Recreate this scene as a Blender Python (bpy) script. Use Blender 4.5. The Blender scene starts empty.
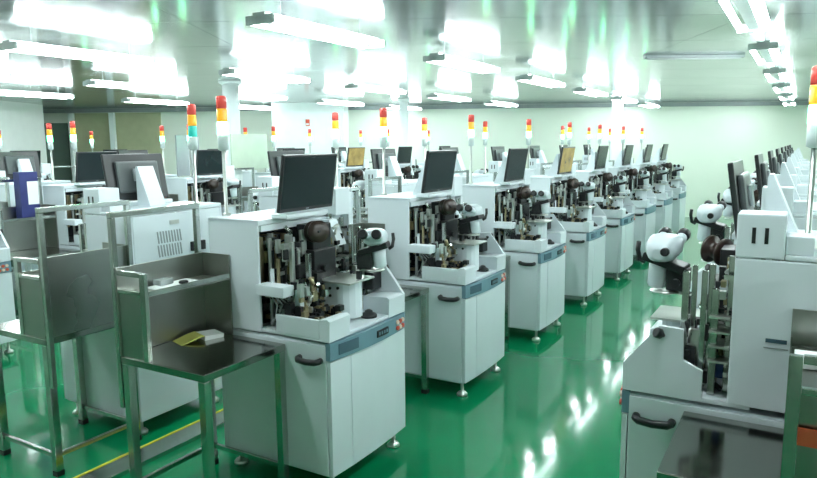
import bpy, bmesh, math, random
from mathutils import Vector, Matrix
random.seed(7)
PI = math.pi
C = bpy.context.scene.collection

# ------------------------------------------------------------------ camera
HC = 1.75
cam_d = bpy.data.cameras.new('camera')
cam = bpy.data.objects.new('camera', cam_d)
C.objects.link(cam)
bpy.context.scene.camera = cam
cam_d.sensor_fit = 'HORIZONTAL'
cam_d.sensor_width = 36.0
cam_d.lens = 672.42 / 817.0 * 36.0
cam_d.clip_start = 0.02
YAW, PITCH, ROLL = math.radians(30.407), math.radians(8.0665), math.radians(-0.5306)
_w = Vector((-math.sin(YAW) * math.cos(PITCH), math.cos(YAW) * math.cos(PITCH), -math.sin(PITCH)))
_r = Vector((math.cos(YAW), math.sin(YAW), 0))
_u = _r.cross(_w)
_r2 = _r * math.cos(ROLL) + _u * math.sin(ROLL)
_u2 = -_r * math.sin(ROLL) + _u * math.cos(ROLL)
cam.matrix_world = Matrix(((_r2.x, _u2.x, -_w.x, 0), (_r2.y, _u2.y, -_w.y, 0), (_r2.z, _u2.z, -_w.z, HC), (0, 0, 0, 1)))

# ------------------------------------------------------------------ world, exposure
world = bpy.data.worlds.new('world')
bpy.context.scene.world = world
world.use_nodes = True
world.node_tree.nodes['Background'].inputs[0].default_value = (0.75, 0.9, 0.88, 1)
world.node_tree.nodes['Background'].inputs[1].default_value = 0.05
vs = bpy.context.scene.view_settings
vs.view_transform = 'Standard'
vs.look = 'None'
vs.gamma = 1.0
vs.use_curve_mapping = False
vs.exposure = 0.92
TUBE_POWER = 30.0          # emission strength of the ceiling tubes

# ------------------------------------------------------------------ materials
def mat(name, col, rough=0.5, metal=0.0, var=0.05, scale=6.0, bump=0.0, stretch=None, coat=0.0, emit=None, estr=0.0, spec=0.5, rvar=0.0, trans=0.0):
    m = bpy.data.materials.new(name)
    m.use_nodes = True
    nt = m.node_tree
    b = nt.nodes['Principled BSDF']
    b.inputs['Roughness'].default_value = rough
    b.inputs['Metallic'].default_value = metal
    b.inputs['Coat Weight'].default_value = coat
    b.inputs['Coat Roughness'].default_value = 0.06
    b.inputs['Specular IOR Level'].default_value = spec
    b.inputs['Transmission Weight'].default_value = trans
    tc = nt.nodes.new('ShaderNodeTexCoord')
    mp = nt.nodes.new('ShaderNodeMapping')
    if stretch:
        mp.inputs['Scale'].default_value = stretch
    nt.links.new(tc.outputs['Object'], mp.inputs['Vector'])
    nz = nt.nodes.new('ShaderNodeTexNoise')
    nz.inputs['Scale'].default_value = scale
    nz.inputs['Detail'].default_value = 3
    nt.links.new(mp.outputs[0], nz.inputs['Vector'])
    rp = nt.nodes.new('ShaderNodeValToRGB')
    lo = [max(0, c * (1 - var)) for c in col]
    hi = [min(1, c * (1 + var)) for c in col]
    rp.color_ramp.elements[0].position = 0.3
    rp.color_ramp.elements[1].position = 0.7
    rp.color_ramp.elements[0].color = (*lo, 1)
    rp.color_ramp.elements[1].color = (*hi, 1)
    nt.links.new(nz.outputs['Fac'], rp.inputs[0])
    nt.links.new(rp.outputs[0], b.inputs['Base Color'])
    if rvar:
        mr = nt.nodes.new('ShaderNodeMapRange')
        mr.inputs['To Min'].default_value = max(0.02, rough - rvar)
        mr.inputs['To Max'].default_value = rough + rvar
        nt.links.new(nz.outputs['Fac'], mr.inputs[0])
        nt.links.new(mr.outputs[0], b.inputs['Roughness'])
    if bump:
        bp = nt.nodes.new('ShaderNodeBump')
        bp.inputs['Strength'].default_value = bump
        bp.inputs['Distance'].default_value = 0.02
        nt.links.new(nz.outputs['Fac'], bp.inputs['Height'])
        nt.links.new(bp.outputs[0], b.inputs['Normal'])
    if emit:
        b.inputs['Emission Color'].default_value = (*emit, 1)
        b.inputs['Emission Strength'].default_value = estr
    return m

M = {}
M['white'] = mat('white_powder_coat', (0.72, 0.79, 0.83), 0.38, var=0.02, scale=4)
M['panel_blue'] = mat('control_panel_blue', (0.15, 0.27, 0.33), 0.4, var=0.05)
M['panel_dark'] = mat('panel_window', (0.07, 0.13, 0.17), 0.25)
M['black'] = mat('black_plastic', (0.012, 0.013, 0.015), 0.4)
M['dark'] = mat('dark_metal', (0.03, 0.033, 0.035), 0.45, metal=0.4, var=0.3, scale=15)
M['liner'] = mat('dark_interior', (0.05, 0.058, 0.06), 0.6, var=0.3, scale=10)
M['steel'] = mat('stainless_steel', (0.50, 0.53, 0.50), 0.20, metal=1.0, var=0.05, scale=30, rvar=0.04)
M['steel_top'] = mat('worn_stainless_sheet', (0.36, 0.375, 0.345), 0.29, metal=1.0, var=0.08, scale=2.5, rvar=0.06)
M['steel_table'] = mat('dark_worn_stainless_top', (0.36, 0.37, 0.34), 0.14, metal=1.0, var=0.10, scale=2.5, rvar=0.04)
M['alu'] = mat('aluminium', (0.62, 0.65, 0.62), 0.35, metal=0.9, var=0.08)
M['brass'] = mat('brassy_metal', (0.42, 0.36, 0.22), 0.38, metal=0.8, var=0.2, scale=20)
M['brown'] = mat('brown_spool', (0.035, 0.021, 0.016), 0.3, var=0.25)
M['grey'] = mat('grey_plastic', (0.30, 0.34, 0.35), 0.45)
M['monitor'] = mat('monitor_housing', (0.02, 0.022, 0.024), 0.35)
M['monitor_grey'] = mat('monitor_grey_back', (0.07, 0.082, 0.085), 0.4)
M['screen'] = mat('dark_screen', (0.012, 0.02, 0.022), 0.22, spec=0.5)
M['screen_on'] = mat('lit_amber_screen', (0.2, 0.15, 0.04), 0.25, var=0.5, scale=8, emit=(0.38, 0.31, 0.13), estr=0.30)
M['scope_white'] = mat('microscope_shell', (0.66, 0.74, 0.78), 0.3, var=0.02)
M['red'] = mat('red_lens', (0.72, 0.09, 0.075), 0.25, emit=(0.8, 0.06, 0.05), estr=0.08)
M['amber'] = mat('amber_lens', (0.9, 0.42, 0.03), 0.25, emit=(0.95, 0.45, 0.03), estr=0.15)
M['green_on'] = mat('lit_green_lens', (0.5, 0.9, 0.7), 0.25, emit=(0.13, 1.0, 0.45), estr=9.0)
M['green_off'] = mat('teal_lens', (0.03, 0.5, 0.42), 0.25, emit=(0.03, 0.5, 0.42), estr=0.15)
M['lens_base'] = mat('grey_tower_base', (0.55, 0.63, 0.62), 0.35)
M['button_red'] = mat('red_button', (0.6, 0.08, 0.04), 0.4)
M['button_pale'] = mat('pale_button', (0.75, 0.6, 0.5), 0.4)
M['cable'] = mat('grey_cable', (0.35, 0.38, 0.38), 0.5)
M['paper'] = mat('white_paper', (0.85, 0.88, 0.87), 0.7, var=0.02)
M['yellow_paper'] = mat('yellow_paper', (0.62, 0.60, 0.14), 0.6, var=0.08)
M['yellow_tape'] = mat('yellow_tape', (0.75, 0.75, 0.05), 0.45, var=0.08)
M['blue_tape'] = mat('blue_tape', (0.03, 0.12, 0.35), 0.45)
M['clear'] = mat('clear_plastic', (0.75, 0.82, 0.82), 0.2, trans=0.6)
M['navy'] = mat('navy_card', (0.02, 0.03, 0.16), 0.5, var=0.2)
M['orange'] = mat('orange_label', (0.75, 0.12, 0.05), 0.5)
M['floor'] = mat('green_epoxy', (0.0005, 0.235, 0.085), 0.10, var=0.08, scale=0.9, coat=0.25, spec=0.45, rvar=0.02, bump=0.006)
M['wall'] = mat('pale_wall_paint', (0.80, 0.86, 0.77), 0.5, var=0.02, scale=0.7)
M['wall_white'] = mat('white_wall_paint', (0.92, 0.95, 0.94), 0.5, var=0.02)
M['wall_dark'] = mat('dark_green_door', (0.12, 0.18, 0.15), 0.5)
M['ceiling'] = mat('glossy_ceiling_panel', (0.36, 0.41, 0.395), 0.15, metal=0.8, var=0.10, scale=1.2, bump=0.06, rvar=0.04)
M['joint'] = mat('ceiling_joint', (0.25, 0.28, 0.27), 0.5)
M['column'] = mat('column_paint', (0.80, 0.88, 0.88), 0.3, var=0.02)
M['lamp_body'] = mat('lamp_housing', (0.55, 0.6, 0.6), 0.35)
M['tube'] = mat('fluorescent_tube', (0.9, 0.95, 0.93), 0.4, emit=(0.90, 0.985, 1.0), estr=TUBE_POWER)
M['tan'] = mat('tan_partition', (0.42, 0.44, 0.28), 0.6)
M['curtain'] = mat('pale_green_screen', (0.50, 0.60, 0.48), 0.6)
MATS = M

ORD = ['first', 'second', 'third', 'fourth', 'fifth', 'sixth', 'seventh', 'eighth', 'ninth']
# ------------------------------------------------------------------ mesh helpers
class MB:
    def __init__(s):
        s.bm = bmesh.new()
        s.mi = 0
    def _tag(s, faces):
        for f in faces:
            f.material_index = s.mi
    def box(s, x0, x1, y0, y1, z0, z1, bev=0.0, m=None):
        x0, x1 = min(x0, x1), max(x0, x1)
        r = bmesh.ops.create_cube(s.bm, size=1.0)
        vs_ = r['verts']
        T = Matrix.Translation(((x0 + x1) / 2, (y0 + y1) / 2, (z0 + z1) / 2)) @ Matrix.Diagonal((abs(x1 - x0), abs(y1 - y0), abs(z1 - z0), 1))
        bmesh.ops.transform(s.bm, matrix=T, verts=vs_)
        fs = {f for v in vs_ for f in v.link_faces}
        s._tag(fs)
        if bev:
            es = list({e for v in vs_ for e in v.link_edges})
            rr = bmesh.ops.bevel(s.bm, geom=es, offset=bev, segments=2, affect='EDGES', profile=0.6)
            s._tag(rr['faces'])
            vs_ = list({v for f in list(rr['faces']) for v in f.verts})
        if m is not None:
            vv = vs_ if not bev else vs_
            bmesh.ops.transform(s.bm, matrix=m, verts=vv)
        return s
    def cyl(s, p0, p1, r0, r1=None, n=12, caps=True):
        r1 = r0 if r1 is None else r1
        p0, p1 = Vector(p0), Vector(p1)
        d = p1 - p0
        q = d.to_track_quat('Z', 'Y').to_matrix()
        a, b = [], []
        for i in range(n):
            t = 2 * PI * i / n
            o = q @ Vector((math.cos(t), math.sin(t), 0))
            a.append(s.bm.verts.new(p0 + o * r0))
            b.append(s.bm.verts.new(p1 + o * r1))
        fs = []
        for i in range(n):
            j = (i + 1) % n
            f = s.bm.faces.new((a[i], a[j], b[j], b[i]))
            f.smooth = True
            fs.append(f)
        if caps:
            fs.append(s.bm.faces.new(a[::-1]))
            fs.append(s.bm.faces.new(b))
        s._tag(fs)
        return s
    def lathe(s, prof, origin=(0, 0, 0), axis=(0, 0, 1), n=16):
        o = Vector(origin)
        q = Vector(axis).to_track_quat('Z', 'Y').to_matrix()
        rings = []
        for r, z in prof:
            rings.append([s.bm.verts.new(o + q @ Vector((r * math.cos(2 * PI * i / n), r * math.sin(2 * PI * i / n), z))) for i in range(n)])
        fs = []
        for k in range(len(rings) - 1):
            for i in range(n):
                j = (i + 1) % n
                f = s.bm.faces.new((rings[k][i], rings[k][j], rings[k + 1][j], rings[k + 1][i]))
                f.smooth = True
                fs.append(f)
        fs.append(s.bm.faces.new(rings[0][::-1]))
        fs.append(s.bm.faces.new(rings[-1]))
        s._tag(fs)
        return s
    def prism(s, pts, a0, a1, axis='y'):
        # pts: 2D outline; axis y -> (x,z), axis x -> (y,z), axis z -> (x,y)
        def P(p, a):
            return {'y': (p[0], a, p[1]), 'x': (a, p[0], p[1]), 'z': (p[0], p[1], a)}[axis]
        A = [s.bm.verts.new(P(p, a0)) for p in pts]
        B = [s.bm.verts.new(P(p, a1)) for p in pts]
        fs = [s.bm.faces.new(A), s.bm.faces.new(B[::-1])]
        n = len(pts)
        for i in range(n):
            j = (i + 1) % n
            fs.append(s.bm.faces.new((A[j], A[i], B[i], B[j])))
        s._tag(fs)
        return s
    def tube(s, pts, r, n=6):
        pts = [Vector(p) for p in pts]
        rings = []
        for i, p in enumerate(pts):
            d = (pts[min(i + 1, len(pts) - 1)] - pts[max(i - 1, 0)]).normalized()
            q = d.to_track_quat('Z', 'Y').to_matrix()
            rings.append([s.bm.verts.new(p + q @ Vector((r * math.cos(2 * PI * k / n), r * math.sin(2 * PI * k / n), 0))) for k in range(n)])
        fs = []
        for a, b in zip(rings, rings[1:]):
            for k in range(n):
                j = (k + 1) % n
                f = s.bm.faces.new((a[k], a[j], b[j], b[k]))
                f.smooth = True
                fs.append(f)
        fs.append(s.bm.faces.new(rings[0][::-1]))
        fs.append(s.bm.faces.new(rings[-1]))
        s._tag(fs)
        return s
    def build(s, name, m, parent=None, kind=None):
        bmesh.ops.recalc_face_normals(s.bm, faces=s.bm.faces[:])
        me = bpy.data.meshes.new(name)
        s.bm.to_mesh(me)
        s.bm.free()
        for k in (m if isinstance(m, (list, tuple)) else [m]):
            me.materials.append(MATS[k])
        o = bpy.data.objects.new(name, me)
        C.objects.link(o)
        if parent is not None:
            o.parent = parent
        if kind:
            o['kind'] = kind
        return o

def thing(name, label, cat, loc=(0, 0, 0), rz=0.0, group=None):
    o = bpy.data.objects.new(name, None)
    o.empty_display_size = 0.1
    C.objects.link(o)
    o.location = loc
    o.rotation_euler = (0, 0, rz)
    tag(o, label, cat, group)
    return o

def tag(o, label, cat, group=None):
    o['label'] = label
    o['category'] = cat
    if group:
        o['group'] = group
    return o

def copy_tree(o, parent=None):
    c = o.copy()
    C.objects.link(c)
    c.parent = parent
    for ch in list(o.children):
        copy_tree(ch, c)
    return c

def place(proto, loc, rz, label, group, sc=None):
    c = copy_tree(proto)
    c.location = loc
    c.rotation_euler = (0, 0, rz)
    c['label'] = label
    c['group'] = group
    if sc:
        c.scale = sc
    return c

def delete_tree(o):
    for ch in list(o.children):
        delete_tree(ch)
    bpy.data.objects.remove(o)

# ------------------------------------------------------------------ room shell (turned 29 degrees to the machine rows)
RA = math.radians(29.0)
E1 = Vector((math.cos(RA), math.sin(RA), 0))
E2 = Vector((-math.sin(RA), math.cos(RA), 0))
CEIL = 2.62
LEFT, RIGHT, BACK, FAR = -9.6, 10.2, -2.5, 15.7

def room_obj(name, mb, m, parent=None, kind='structure'):
    o = mb.build(name, m, parent)
    if parent is None:
        o.rotation_euler = (0, 0, RA)
        o['kind'] = kind
    return o

floor = room_obj('floor', MB().box(LEFT - .2, RIGHT + .2, BACK - .2, FAR + .2, -0.1, 0), 'floor')
ceiling = room_obj('ceiling', MB().box(LEFT - .2, RIGHT + .2, BACK - .2, FAR + .2, CEIL + 0.02, CEIL + 0.12), 'joint')
PW, PL = 1.2, 3.96
pm = None
d = FAR
while d > BACK - 0.01:
    a = LEFT
    while a < RIGHT - 0.01:
        w = min(PL, RIGHT - a)
        if pm is None:
            pm = MB().box(0, PL - 0.003, -PW + 0.006, 0, 0, 0.02).build('ceiling_panel', 'ceiling', ceiling)
            o = pm
        else:
            o = pm.copy()
            C.objects.link(o)
        o.location = (a, d, CEIL)
        a += PL
    d -= PW
room_obj('wall_far', MB().box(LEFT - .2, RIGHT + .2, FAR, FAR + .15, 0, CEIL + .02), 'wall')
room_obj('wall_right', MB().box(RIGHT, RIGHT + .15, BACK, FAR, 0, CEIL + .02), 'wall')
room_obj('wall_back', MB().box(LEFT - .2, RIGHT + .2, BACK - .15, BACK, 0, CEIL + .02), 'wall')
room_obj('wall_left', MB().box(LEFT - .15, LEFT, BACK, FAR, 0, CEIL + .02), 'wall')
room_obj('trim_1', MB().box(LEFT, RIGHT, FAR - .06, FAR, CEIL - .09, CEIL - .005), 'grey')
room_obj('wall_partition', MB().box(-8.05, -7.9, 2.0, 14.0, 0, CEIL), 'wall_white')
room_obj('door_1', MB().box(-9.3, -8.3, FAR - .05, FAR, 0.0, 2.3, 0.01), 'wall_dark')

def RW(a, dpt, z=0.0):     # room frame -> world
    v = E1 * a + E2 * dpt
    return (v.x, v.y, z)

# columns
def column(x, y, r, label):
    t = thing('round_column', label, 'column', (x, y, 0))
    MB().cyl((0, 0, 0.05), (0, 0, CEIL - .03), r, n=24).build('shaft', 'column', t)
    MB().lathe([(r * 1.5, 0), (r * 1.5, .04), (r * 1.1, .05)], n=24).build('base_flange', 'column', t)
    MB().lathe([(r * 1.05, CEIL - .05), (r * 1.4, CEIL - .03), (r * 1.4, CEIL - .002)], n=24).build('top_flange', 'column', t)
room_obj('wall_olive', MB().box(-8.25, -6.1, FAR - .03, FAR, 0.0, CEIL - .1), 'tan')
column(-3.02, 12.75, .10, 'slim round white column between two back-to-back machine rows near the far wall')
column(-6.86, 11.55, .09, 'slim round white column standing beside the boxed pillar')
column(-6.86, 6.9, .11, 'thick round white column between the back-to-back rows across the second aisle')
t = thing('boxed_pillar', 'wide white boxed pillar with a small red alarm unit', 'pillar', (-9.2, 11.6, 0), RA)
MB().box(-.75, .75, -.45, .45, 0, CEIL - .002, .01).build('casing', 'column', t)
a = MB().box(-.04, .04, -.49, -.45, 2.13, 2.27, .008).build('alarm_unit', 'button_red', t)
MB().box(-.03, .03, -.50, -.49, 2.15, 2.19).build('alarm_grille', 'paper', a)
for px, lab in ((-8.15, 'white door post on the olive wall beside the dark door'), (-7.2, 'white door post on the olive wall near the boxed pillar')):
    o = MB().box(-.06, .06, -.16, -.065, 0, CEIL - .1, .006).build('door_post', 'column')
    o.location = RW(px, FAR)
    o.rotation_euler = (0, 0, RA)
    tag(o, lab, 'post')

# ------------------------------------------------------------------ ceiling lights
def make_lamp():
    t = thing('ceiling_light', '', 'light')
    MB().prism([(-.05, 0.075), (.05, 0.075), (.035, 0.02), (-.035, 0.02)], 0, 1.28).build('housing', 'lamp_body', t)
    for s in (-1, 1):
        MB().cyl((s * .085, .03, .025), (s * .085, 1.25, .025), .019, n=10).build('tube', 'tube', t)
    for y in (0.0, 1.255):
        MB().box(-.11, .11, y, y + .025, .005, .06, .004).build('end_holder', 'lamp_body', t)
    for y in (.2, 1.08):
        MB().cyl((0, y, .07), (0, y, CEIL - 2.475), .006, n=6).build('hanger_rod', 'lamp_body', t)
    return t
lamp = make_lamp()
LAMP_ROWS = ((-.35, 4.0 - 2.3 * 3, 2.3, 'over the orange label bench'), (-2.92, 3.2 - 2.25 * 3, 2.25, 'over the yellow-striped floor duct'),
             (-5.25, 2.98 - 2.25 * 3, 2.25, 'over the second aisle'), (-7.5, 2.95 - 2.25 * 3, 2.25, 'over the thick round column'), (-9.8, 2.95 - 2.25 * 3, 2.25, 'by the white partition'),
             (2.1, -3.2, 2.25, 'behind the orange label bench'), (4.5, -3.2, 2.25, 'farthest from the partition'))
for (lx, y0, pt, where) in LAMP_ROWS:
    ys = []
    for k in range(12):
        y = y0 + pt * k
        ok = y > 0.3
        for yy in (y, y + 1.28):
            v = Vector((lx, yy, 0))
            a, dd = v.dot(E1), v.dot(E2)
            if not (BACK + .3 < dd < FAR - .25 and -7.7 < a < RIGHT - .3):
                ok = False
        if ok:
            ys.append(y)
    for k, y in enumerate(reversed(ys)):
        place(lamp, (lx, y, 2.475), 0, 'twin-tube ceiling light, %s from the far wall in the line %s' % (ORD[k], where), 'ceiling lights')
delete_tree(lamp)
# slot diffuser on the ceiling
t = thing('air_diffuser', 'long grey slot air diffuser on the ceiling before the far wall', 'diffuser', (-1.05, 7.6, CEIL - .03), RA)
MB().box(-.5, .5, -.05, .05, 0, .03, .004).build('frame', 'grey', t)
for y in (-.03, 0.0, .03):
    MB().box(-.47, .47, y - .006, y + .006, -.008, .0).build('blade', 'lamp_body', t)

# ------------------------------------------------------------------ bonding machine
W, D = 0.71, 0.78
def bow(v, amt):       # outward bulge of the front, in metres
    k = (v / W) * 2 - 1
    return amt * (1 - k * k)
def bowed_strip(mb, v0, v1, z0, z1, base, amt, thick, n=10):
    # strip following the bulge; x is forward
    f = mb.bm
    A = []
    for i in range(n + 1):
        v = v0 + (v1 - v0) * i / n
        x = base + bow(v, amt)
        A.append([f.verts.new((x, v, z0)), f.verts.new((x, v, z1)), f.verts.new((x - thick, v, z1)), f.verts.new((x - thick, v, z0))])
    for a, b in zip(A, A[1:]):
        for k in range(4):
            j = (k + 1) % 4
            f.faces.new((a[k], b[k], b[j], a[j]))
    f.faces.new(A[0])
    f.faces.new(A[-1][::-1])
    return mb

def make_machine(near):
    t = thing('bonding_machine', '', 'machine')
    # base
    MB().box(-D + .03, -.022, .012, W - .012, .10, .788, .004).build('base_cabinet', 'white', t)
    fd = bowed_strip(MB(), .004, W - .004, .112, .702, .0, .014, .02).build('front_door', 'white', t)
    if near:
        bowed_strip(MB(), .16, .185, .114, .70, .003, .014, .006, 2).build('door_rib', 'white', fd)
    cp = bowed_strip(MB(), .002, W - .002, .708, .796, .002, .026, .03).build('control_panel', 'panel_blue', t)
    if near:
        bowed_strip(MB(), .06, .21, .728, .782, .005, .026, .006, 4).build('membrane_keypad', 'panel_dark', cp)
        MB().box(-.0, .034, .375, .485, .735, .772, .003).build('readout', 'black', cp)
        for k in range(4):
            MB().box(.03, .0345, .388 + .024 * k, .402 + .024 * k, .745, .763).build('digit', 'panel_blue', cp)
        for i in range(2):
            for j in range(3):
                v = .60 + .033 * j
                MB().cyl((.0, v, .733 + .033 * i), (.012 + bow(v, .026), v, .733 + .033 * i), .012, n=10).build('push_button', 'button_red' if (i + j) % 2 == 0 else 'button_pale', cp)
    for s, v in (('left', .0), ('right', W)):
        sg = -1 if v == 0 else 1
        sd = MB().box(-D + .08, -.026, v, v - sg * .011, .112, .780, .003).build('side_door', 'white', t)
        h = MB()
        y = v + sg * .035
        h.tube([(-.055, v, .705), (-.056, v + sg * .02, .704), (-.068, y, .702), (-.12, y + sg * .004, .699), (-.172, y, .702), (-.184, v + sg * .02, .704), (-.185, v, .705)], .0155, 10)
        h.build('door_handle', 'black', sd)
    for x in (-.05, -D + .1):
        for y in (.06, W - .06):
            MB().lathe([(.036, 0), (.038, .014), (.028, .026), (.011, .034), (.011, .105)], (x, y, 0), n=12).build('levelling_foot', 'alu', t)
    # work deck
    MB().box(-.44, -.004, .004, W - .004, .80, .818, .003).build('deck_plate', 'white', t)
    MB().box(-.335, -.061, .0, .02, .8125, .905, .004).build('side_lip', 'white', t)
    MB().prism([(-.17, .802), (.0, .802), (.004, .905), (-.012, .915), (-.06, .907), (-.06, .812), (-.17, .812)], .0, .17).build('front_corner_block', 'white', t)
    MB().prism([(-.17, .802), (.0, .802), (.004, .905), (-.012, .915), (-.17, .907)], .54, W - .02).build('front_corner_block', 'white', t)
    MB().prism([(.0, .802), (.002, .907), (-.125, 1.070), (-.208, 1.066), (-.212, .95), (-.28, .918), (-.28, .802)], W - .018, W).build('side_guard', 'white', t)
    if near:
        tb = MB().lathe([(.045, 0), (.045, .012), (.038, .02), (.024, .026), (.02, .036), (.008, .042)], (-.075, .455, .819), n=14).build('trackball', 'black', t)
    # upper cabinet
    MB().box(-D, -.437, .0, .016, .795, 1.373, .006).build('cabinet_side', 'white', t)
    rp = MB().box(-D, -.365, W - .016, W, .812, 1.345, .006).build('cabinet_side', 'white', t)
    if near:
        MB().box(-.54, -.475, W - .002, W + .0015, 1.058, 1.072).build('finger_slot', 'panel_dark', rp)
        MB().box(-.545, -.47, W - .002, W + .001, 1.037, 1.041).build('label_strip', 'grey', rp)
    MB().box(-D, -.425, 0.0, W - .142, 1.347, 1.375, .008).build('cabinet_top', 'white', t)
    MB().box(-D, -.517, W - .141, W, 1.347, 1.365, .005).build('cabinet_top', 'white', t)
    MB().box(-.437, -.424, .016, W - .016, 1.315, 1.346).build('header', 'white', t)
    bp = MB().box(-D, -D + .014, .018, W - .018, .795, 1.345, .003).build('cabinet_back', 'white', t)
    if near:
        for r in range(2):
            for k in range(9):
                y = .345 + k * .021
                MB().prism([(y, 1.085 + r * .083), (y + .009, 1.085 + r * .083), (y + .017, 1.157 + r * .083), (y + .008, 1.157 + r * .083)], -D - .002, -D + .006, 'x').build('vent_slot', 'grey', bp)
        MB().box(-D - .003, -D + .004, .36, .43, 1.275, 1.30).build('name_plate', 'alu', bp)
        for v in (.17, .245):
            MB().box(-D - .02, -D, v, v + .035, 1.09, 1.15, .003).build('rear_socket', 'black', bp)
    MB().box(-D + .016, -D + .03, .02, W - .02, .82, 1.34).build('interior_liner', 'liner', t)
    MB().box(-D + .03, -.44, .02, W - .02, .82, .835).build('interior_floor', 'liner', t)
    # slotted box on the cabinet top
    sb = MB().box(-.515, -.365, W - .14, W + .001, 1.348, 1.502, .006).build('slotted_box', 'white', t)
    for x in (-.419, -.458):
        MB().box(x - .006, x + .006, W - .002, W + .003, 1.40, 1.455).build('slot', 'black', sb)
    MB().box(-.60, -.517, W - .13, W - .01, 1.366, 1.43, .005).build('rear_box', 'white', t)
    # ---- bonding mechanism in the opening
    m = MB().box(-.40, -.26, .23, .42, .93, 1.20, .006).box(-.40, -.29, .26, .42, 1.19, 1.33, .006)
    bh = m.build('bond_head', 'black', t)
    if near:
        MB().box(-.262, -.25, .25, .40, 1.0, 1.04).build('head_bracket', 'dark', bh)
        MB().cyl((-.25, .30, 1.1), (-.23, .30, 1.1), .02).build('lens', 'dark', bh)
    sp = MB().lathe([(.02, 0), (.058, .002), (.058, .012), (.034, .016), (.034, .060), (.058, .064), (.058, .074), (.02, .076)], (-.295, .275, 1.295), (.75, -.45, .1), n=22).build('wire_spool', 'brown', t)
    if near:
        MB().lathe([(.012, -.012), (.012, .0), (.006, .09)], (-.295, .275, 1.295), (.75, -.45, .1), n=12).build('spool_hub', 'dark', sp)
        MB().box(-.335, -.315, .20, .24, 1.18, 1.31, .003).build('spool_bracket', 'alu', sp)
    MB().prism([(-.30, 1.19), (-.365, 1.33), (-.43, 1.33), (-.43, 1.19)], .50, .575).build('feed_cover', 'white', t)
    m = MB()
    prof = []
    for k in range(9):
        a = PI * k / 8
        prof.append((-.10 - .085 + .085 * math.sin(a) * 1.0, .35 - .085 * math.cos(a)))
    prof = [(-.30, .265)] + prof + [(-.30, .435)]
    m.prism([(a + .02, b + .03) for a, b in prof], .835, 1.03, 'z')
    cov = m.build('bond_cover', 'white', t)
    if near:
        for (x, y, z) in ((-.16, .295, 1.0), (-.21, .295, .995), (-.21, .295, .955)):
            MB().cyl((x, y + .006, z), (x, y - .006, z), .008, n=8).build('cover_screw', 'black', cov)
    MB().box(-.32, -.05, .25, .48, 1.032, 1.042, .002).build('cover_plate', 'alu', t)
    sbx = MB().box(-.43, -.25, -.035, .05, 1.0, 1.055, .006).build('sensor_box', 'white', t)
    if near:
        for k in range(4):
            y0 = -.02 + .018 * k
            MB().tube([(-.34, y0, 1.002), (-.33 + .02 * k, y0 + .03, .95), (-.36, y0 + .05, .88), (-.40 + .02 * k, y0 + .06, .836)], .004, 5).build('sensor_cable', 'cable', sbx)
    posts = [(-.30, .10, .82, 1.26, .011), (-.24, .155, .82, 1.20, .012), (-.345, .135, .82, 1.30, .009),
             (-.40, .55, .82, 1.36, .012), (-.35, .60, .82, 1.335, .011), (-.305, .655, .82, 1.22, .013), (-.20, .63, .82, 1.27, .012), (-.225, .595, .82, 1.29, .009), (-.265, .64, .82, 1.28, .010), (-.285, .60, .82, 1.30, .011), (-.42, .65, .82, 1.30, .012), (-.375, .18, .82, 1.31, .010), (-.41, .06, .82, 1.28, .008)]
    for (x, y, z0, z1, r) in posts:
        MB().box(x - r, x + r, y - r, y + r, z0, z1, .003).build('guide_post', 'steel' if y > .12 else 'alu', t)
    for k in range(5):
        MB().box(-.55, -.47, .05 + .045 * k, .078 + .045 * k, 1.02, 1.28, .002).build('magazine_plate', 'brass' if k % 2 == 0 else 'steel', t)
    for z in (.90, 1.0, 1.09):
        MB().box(-.36, -.345, .05, W - .03, z, z + .018, .002).build('rail', 'alu', t)
    if near:
        for k in range(4):
            MB().box(-.36, -.29, .56, .69, .95 + .055 * k, .957 + .055 * k, .001).build('feeder_plate', 'alu', t)
        MB().box(-.34, -.28, .52, .58, .86, .93, .004).build('blue_block', 'blue_tape', t)
        MB().box(-.20, -.14, .60, .69, .93, 1.03, .006).build('knob_block', 'black', t)
        MB().lathe([(.012, 0), (.012, .03), (.02, .031), (.02, .05), (.015, .054)], (-.15, .69, 1.03), (.6, .6, .3), n=10).build('stage_knob', 'black', t)
        MB().box(-.28, -.17, .03, .22, .825, .86, .004).build('stage_slide', 'steel', t)
    if near:
        for (p, q) in (((-.30, .05), (-.40, .20)), ((-.22, .10), (-.36, .28)), ((-.33, .47), (-.22, .52)), ((-.40, .30), (-.25, .18))):
            MB().tube([(p[0], p[1], 1.06), (p[0] + .03, p[1] + .02, .98), ((p[0] + q[0]) / 2, (p[1] + q[1]) / 2, .92), (q[0], q[1], .90), (q[0] + .01, q[1] + .01, .836)], .0045, 6).build('wiring', 'cable' if p[1] < .2 else 'black', t)
        MB().box(-.30, -.20, .05, .22, .862, .90, .004).build('magazine_lift', 'dark', t)
        MB().box(-.33, -.27, .12, .22, 1.07, 1.14, .004).build('camera_block', 'dark', t)
        MB().lathe([(.018, 0), (.018, .05), (.022, .052), (.022, .07)], (-.25, .215, 1.10), (0, 0, -1), n=14).build('camera_lens', 'black', t)
    # busy small hardware
    m = MB()
    rnd = random.Random(3)
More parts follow.
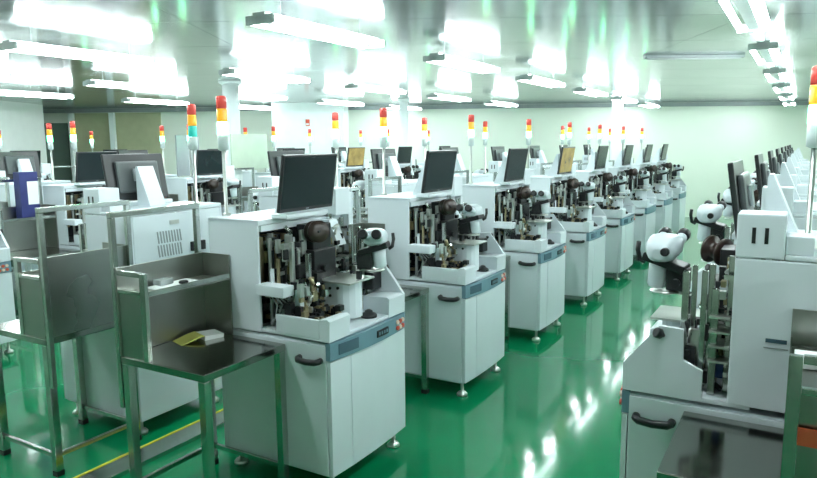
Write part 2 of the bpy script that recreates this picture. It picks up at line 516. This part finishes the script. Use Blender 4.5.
    for k in range(420 if near else 150):
        m.mi = rnd.choice((0, 0, 0, 1, 1, 2, 2, 3, 4, 5))
        x = -(rnd.uniform(.20, .42) if rnd.random() < .75 else rnd.uniform(.42, .70))
        y = rnd.uniform(.03, W - .05)
        z = rnd.uniform(.83, 1.29) if x < -.30 else rnd.uniform(.83, 1.08)
        if -.30 < x and .28 < y < .47:
            continue
        if rnd.random() < .3:
            a = Vector((x, y, z))
            b = a + Vector((rnd.uniform(-.04, .04), rnd.uniform(-.05, .05), rnd.uniform(-.06, .06)))
            b.y = min(max(b.y, .035), W - .035)
            b.z = max(b.z, .84)
            m.cyl(a, b, rnd.uniform(.004, .012), n=6)
        else:
            sx, sy, sz = rnd.uniform(.004, .02), rnd.uniform(.004, .022), rnd.uniform(.004, .04)
            m.box(x - sx, x + sx, max(.02, y - sy), min(W - .02, y + sy), max(.822, z - sz), z + sz)
    for k in range(170 if near else 60):       # low front-left stage clutter and upright bars
        m.mi = rnd.choice((0, 0, 1, 2, 2, 4, 5, 5))
        if k % 5 == 0:
            x, y, z = -rnd.uniform(.30, .46), rnd.uniform(.05, .26), rnd.uniform(.95, 1.1)
            r = rnd.uniform(.004, .009)
            m.box(x - r, x + r, y - r, y + r, z, z + rnd.uniform(.1, .2))
        else:
            x, y, z = -rnd.uniform(.09, .32), rnd.uniform(.045, .25), rnd.uniform(.825, 1.0 if k % 2 else .92)
            sx, sy, sz = rnd.uniform(.004, .02), rnd.uniform(.004, .02), rnd.uniform(.004, .03)
            if x > -.18 and z > .90:
                z -= .06
            m.box(x - sx, x + sx, y - sy, y + sy, max(.820, z - sz), z + sz)
    m.build('mechanism_hardware', ['dark', 'alu', 'brass', 'white', 'steel', 'black'], t, kind='stuff')
    return t

def make_monitor(screen, dx=0.0, dz=0.0):
    # origin: on the cabinet top under the panel; +x is the viewing side
    t = thing('monitor', '', 'monitor')
    T = Matrix.Translation((dx, 0, .027 + dz)) @ Matrix.Rotation(math.radians(9), 4, 'Y')
    def P(name, m, *b, bev=0.0, par=None):
        o = MB().box(*b, bev).build(name, m, par or t)
        o.data.transform(T)
        return o
    P('housing', 'monitor', -.020, .0, -.225, .225, 0, .30, bev=.005)
    P('screen', screen, -.0, .0012, -.213, .213, .020, .288)
    P('badge', 'grey', -.0005, .0025, -.012, .012, .008, .013)
    bs = P('back_shell', 'monitor_grey', -.045, -.0205, -.16, .16, .05, .25, bev=.012)
    P('mount_plate', 'grey', -.058, -.0455, -.05, .05, .12, .20, bev=.004, par=bs)
    MB().prism([(-.062, .0), (-.062, .235), (-.066, .247), (-.08, .247), (-.185, .0)], -.06, .06).build('support_wedge', 'white', t)
    MB().box(-.06, .045, -.22, .13, 0, .022, .004).build('support_shelf', 'white', t)
    return t

def make_tower(lit):
    t = thing('signal_tower', '', 'signal light')
    MB().lathe([(.024, 0), (.024, .012), (.010, .016), (.010, .375)], n=12).build('pole', 'alu', t)
    MB().lathe([(.012, .345), (.027, .352), (.027, .425), (.025, .428)], n=16).build('tower_base', 'lens_base', t)
    for k, (nm, mm) in enumerate((('green_lens', 'green_on' if lit else 'green_off'), ('amber_lens', 'amber'), ('red_lens', 'red'))):
        z = .430 + k * .069
        if nm == 'red_lens':
            MB().lathe([(.027, z), (.027, z + .055), (.023, z + .063), (.010, z + .066)], n=16).build(nm, mm, t)
        else:
            MB().lathe([(.027, z), (.0275, z + .01), (.0275, z + .06), (.026, z + .067)], n=16).build(nm, mm, t)
    return t

def make_scope(post):
    # origin under the objective; +x is the machine front, eyepieces towards -y
    t = thing('microscope', '', 'microscope')
    m = MB()
    # helmet-shaped head: cross-sections along y
    secs = []
    for (y, zc, rx, rz) in ((-.058, .150, .046, .030), (-.045, .150, .054, .038), (0.0, .150, .058, .045), (.04, .146, .054, .044), (.065, .140, .042, .034), (.078, .136, .020, .018)):
        ring = []
        for k in range(20):
            a = 2 * PI * k / 20
            ca, sa = math.cos(a), math.sin(a)
            ring.append(m.bm.verts.new((-.012 + rx * math.copysign(abs(ca) ** .65, ca), y, zc + rz * math.copysign(abs(sa) ** .75, sa))))
        secs.append(ring)
    for a, b in zip(secs, secs[1:]):
        for k in range(20):
            f = m.bm.faces.new((a[k], a[(k + 1) % 20], b[(k + 1) % 20], b[k]))
            f.smooth = True
    m.bm.faces.new(secs[0][::-1])
    m.bm.faces.new(secs[-1])
    m.build('head', 'scope_white', t)
    for s in (-1, 1):
        e = MB().lathe([(.019, -.01), (.019, .045), (.0165, .05)], (-.012 + s * .031, -.056, .152), (s * .03, -.95, .22), n=14).build('eyepiece', 'scope_white', t)
        MB().lathe([(.020, .0), (.0235, .008), (.0235, .03), (.018, .036), (.014, .033)], (-.012 + s * .0325, -.104, .1635), (s * .03, -.95, .22), n=14).build('eyecup', 'black', e)
    tilt = Matrix.Translation((0, 0, .14)) @ Matrix.Rotation(math.radians(-5), 4, 'X') @ Matrix.Translation((0, 0, -.14))
    for ch in list(t.children):
        ch.data.transform(tilt)
        for g in list(ch.children):
            g.data.transform(tilt)
    MB().box(-.075, .075, -.044, .044, -.015, .014, .006, Matrix.Translation((-.02, .004, .094)) @ Matrix.Rotation(math.radians(-16), 4, 'Y')).build('collar', 'black', t)
    MB().lathe([(.026, 0), (.031, .008), (.034, .06), (.036, .09)], (.012, .004, .0), (-.12, 0, 1), n=18).build('objective', 'scope_white', t)
    MB().box(-.10, -.028, -.034, .030, -.005, .078, .006).build('mount_block', 'dark', t)
    MB().lathe([(.008, -.02), (.008, .01), (.015, .011), (.015, .024), (.012, .027)], (-.035, .062, .14), (0, 1, 0), n=14).build('focus_knob', 'black', t)
    MB().tube([(.05, .02, .09), (.066, .03, .10), (.07, .04, .135), (.066, .045, .165)], .009, 8).build('side_lever', 'black', t)
    MB().lathe([(.008, 0), (.008, .02), (.015, .021), (.015, .04)], (-.07, .028, .03), (0, 1, 0), n=12).build('focus_knob', 'black', t)
    MB().lathe([(.05, 0), (.052, .006), (.03, .009)], (-.02, .006, -.016), (0, 0, 1), n=20).build('ring_light', 'alu', t)
    MB().box(-.11, -.085, -.015, .015, -post, -.008, .003).build('bracket_post', 'dark', t)
    MB().box(-.112, -.02, -.02, .02, -.012, -.018, .002).build('bracket_arm', 'alu', t)
    return t

def make_bench(mirror):
    # local: x back from front edge 0..-.555 (x negative is the back), y 0..-.535 towards the neighbour
    t = thing('steel_bench', '', 'bench')
    sgn = 1 if mirror else -1
    L, Wd, H = .555, .535, .76
    def yb(a, b):
        return (sgn * a, sgn * b) if sgn * a < sgn * b else (sgn * b, sgn * a)
    def B(name, x0, x1, y0, y1, z0, z1, mt='steel', bev=.002, par=None):
        y = yb(y0, y1)
        return MB().box(x0, x1, y[0], y[1], z0, z1, bev).build(name, mt, par or t)
    B('table_top', -L, 0, 0, Wd, H - .035, H, 'steel_table', .003)
    for x in (-.042, -L + .002):
        for y in (.002, Wd - .042):
            lg = B('leg', x, x + .04, y, y + .04, .0, H - .036)
            B('foot_cap', x - .001, x + .041, y - .0005, y + .0405, 0.0, .03, 'black', .0, lg)
    for y in (.010, Wd - .028):
        B('stretcher', -L + .043, -.043, y, y + .018, .10, .125)
    B('stretcher', -L + .012, -L + .03, .043, Wd - .043, .10, .125)
    # bin standing at the back of the top
    xb, xf, z1 = -L - .004, (-.325 if mirror else -.355), 1.187
    B('back_sheet', xb, xb + .012, .0, Wd, H + .001, z1, 'steel_top')
    B('end_post', xf - .034, xf, Wd - .022, Wd, H + .001, 1.175)
    B('end_rail', xb + .013, xf - .035, Wd - .022, Wd, 1.155, 1.178)
    B('end_rail', xb + .013, xf - .035, Wd - .022, Wd, 1.07, 1.088)
    B('end_sheet', xb + .013, xf - .035, Wd - .012, Wd - .006, H + .001, 1.069, 'steel_top', 0)
    B('end_sheet', xb + .013, xf, .0, .008, H + .001, z1, 'steel_top', 0)
    B('tray_sheet', xb + .013, xf, .010, Wd - .023, 1.059, 1.066, 'steel_top', 0)
    B('tray_lip', xf - .006, xf, .010, Wd - .023, 1.067, 1.09, 'steel', 0)
    # tall open frame behind the bin
    for y in (.0, Wd - .026):
        B('frame_post', xb - .028, xb - .002, y, y + .026, .50, 1.42)
    B('frame_bar', xb - .028, xb - .002, .0, Wd, 1.421, 1.447)
    return t

proto_near, proto_far = make_machine(True), make_machine(False)
mon_off, mon_on, mon_low = make_monitor('screen'), make_monitor('screen_on'), make_monitor('screen', .02, -.03)
tw_on, tw_off = make_tower(True), make_tower(False)
scope, scope_low = make_scope(.088), make_scope(.060)
bench_l, bench_r = make_bench(False), make_bench(True)

PITCH_Y = 1.51
ROWS = [  # key, front X, direction, first near-side Y, count, near count, start, phrase
    ('A', -1.92, 1, 2.51, 8, 5, 0, 'the row by the yellow booklet'),
    ('B', -.553, -1, 2.57, 8, 4, 0, 'the row by the orange label'),
    ('C', -4.1, -1, 2.50, 8, 3, 0, 'the row backing the striped duct'),
    ('D', -5.75, 1, 2.43, 7, 1, 0, 'the row across the second aisle'),
    ('E', -7.93, -1, 2.43, 6, 0, 1, 'the row behind the round column'),
    ('F', -9.58, 1, 2.43, 4, 0, 2, 'the row by the white partition'),
]
for (key, xf, dr, y0, n, nn, st, where) in ROWS:
    rz = 0 if dr > 0 else PI
    for i in range(st, n):
        yn = y0 + PITCH_Y * i
        org = Vector((xf, yn if dr > 0 else yn + W, 0))
        R = Matrix.Rotation(rz, 4, 'Z')
        def loc(x, y, z):
            return org + R @ Vector((x, y, z))
        o = ORD[i - st]
        place(proto_near if i < nn else proto_far, org, rz, 'white wire bonding machine, %s of %s' % (o, where), 'bonding machines')
        lit_scr = (key, i) in (('A', 3), ('D', 4), ('C', 3))
        mo = place(mon_on if lit_scr else mon_low if key == 'B' else mon_off, loc(-.375, .325, 1.3755), rz, '%s monitor tilted on the %s machine of %s' % ('amber lit' if lit_scr else 'dark flat', o, where), 'tilted monitors on machines')
        tl = (key, i) not in (('C', 0),)
        tx, ty = (-.755, .11) if (key, i) == ('A', 0) else (-.58, .455) if (key, i) == ('B', 0) else (-.70, .32) if key == 'D' else (-.755, .19)
        place(tw_on if tl else tw_off, loc(tx, ty, 1.3755), rz, '%s signal tower on the %s machine of %s' % ('lit' if tl else 'unlit teal', o, where), 'signal towers')
        place(scope_low if key == 'A' else scope, loc(*((.02, .41, 1.1085) if (key, i) == ('A', 0) else (-.10, .36, 1.1085) if key == 'A' else (-.06, .36, 1.1465))), rz + math.radians(20 if (key, i) == ('A', 0) else -4 if key == 'A' else -6), 'white stereo microscope at the %s machine of %s' % (o, where), 'microscopes on machines', (1.07,) * 3 if key == 'A' else (1.16,) * 3)
        bu = {'A': .275, 'C': .206}.get(key, .225)
        if dr > 0:
            place(bench_l, loc(-bu, -.004, 0), rz, 'steel bench with bin and tall frame, %s of %s' % (o, where), 'stainless benches')
        else:
            place(bench_r, loc(-bu, W + .004, 0), rz, 'steel bench with bin and tall frame, %s of %s' % (o, where), 'stainless benches')
for p in (proto_near, proto_far, mon_off, mon_on, mon_low, tw_on, tw_off, scope, scope_low, bench_l, bench_r):
    delete_tree(p)

# ------------------------------------------------------------------ floor duct between the back-to-back rows
t = thing('floor_duct', 'low steel cable duct on the floor with a yellow edge stripe', 'duct', (-3.12, .4, 0))
MB().box(-.07, .075, 0, 13.6, 0, .03, .004).build('cover', 'steel', t)
MB().box(-.085, -.071, 0, 13.6, 0, .034, .002).build('edge_stripe', 'yellow_tape', t)

# ------------------------------------------------------------------ loose things on the benches
t = thing('yellow_booklet', 'folded yellow booklet lying on the steel bench top', 'booklet', (-2.645, 2.36, .7605), math.radians(72))
t.scale = (1.2, 1.25, 1.2)
MB().prism([(-.10, 0), (-.03, .020), (.0, .024), (.005, .02), (-.03, .015), (-.09, 0)], -.045, .045).build('raised_cover', 'yellow_paper', t)
MB().prism([(.003, .0), (.09, .0), (.092, .016), (.006, .020)], -.045, .045).build('page_block', 'paper', t)
t = thing('paper_sheets', 'white paper sheets lying in the bin tray above the yellow booklet', 'paper', (-2.645, 2.24, 1.0665))
MB().box(-.085, .083, -.13, .13, 0, .003).build('sheet', 'paper', t)
o = MB().box(-.076, .076, -.11, .12, 0.0032, .0055).build('sheet', 'paper', t)
o.rotation_euler = (0, 0, .03)
o = MB().lathe([(.022, 0), (.024, .006), (.02, .012)], n=16).build('black_cap', 'black')
o.location = (-2.635, 2.27, 1.0725)
tag(o, 'small round black cap lying on the white paper sheets', 'cap')
o = MB().box(-.03, .03, -.04, .04, 0, .03, .006).build('clear_case', 'clear')
o.location = (-2.70, 2.20, 1.0725)
tag(o, 'small clear plastic case on the white paper sheets', 'case')
# bench at the start of the opposite row
o = MB().box(-.04, .09, -.10, .05, 0, .018, .003).build('paper_stack', 'paper')
o.location = (.05, 2.38, 1.0675)
tag(o, 'white paper stack in the bin tray over the orange label', 'paper')
t = thing('orange_label', 'orange label card on the bench bin beside the white paper stack', 'label', (.09, 2.0215, .93))
MB().box(-.06, .06, 0, .004, 0, .05).build('card', 'orange', t)
# bench across the second aisle
t = thing('navy_file_box', 'navy blue file box with a white label standing in a bench bin', 'box', (-6.43, 3.72, 1.0665))
MB().box(-.05, .05, -.09, .09, 0, .45, .004).build('case', 'navy', t)
MB().box(.0505, .052, -.02, .085, .14, .36).build('label_sheet', 'paper', t)
def board(name, x, y0, y1, z0, z1, m, label):
    t = thing(name, label, 'board', (x, (y0 + y1) / 2, 0))
    h = (y1 - y0) / 2
    MB().box(-.012, .012, -h, h, z0, z1, .004).build('panel', m, t)
    for s in (-1, 1):
        MB().box(-.012, .012, s * (h - .03) - .012, s * (h - .03) + .012, 0.02, z0 - .001).build('leg', 'alu', t)
        MB().box(-.04, .04, s * (h - .03) - .015, s * (h - .03) + .015, 0, .02).build('foot', 'alu', t)
board('display_board', -6.66, 6.66, 7.36, 1.42, 1.90, 'curtain', 'pale green board standing before the thick round column')
board('display_board', -6.66, 5.74, 6.10, 1.38, 1.88, 'grey', 'dark grey board standing beside the pale green board')
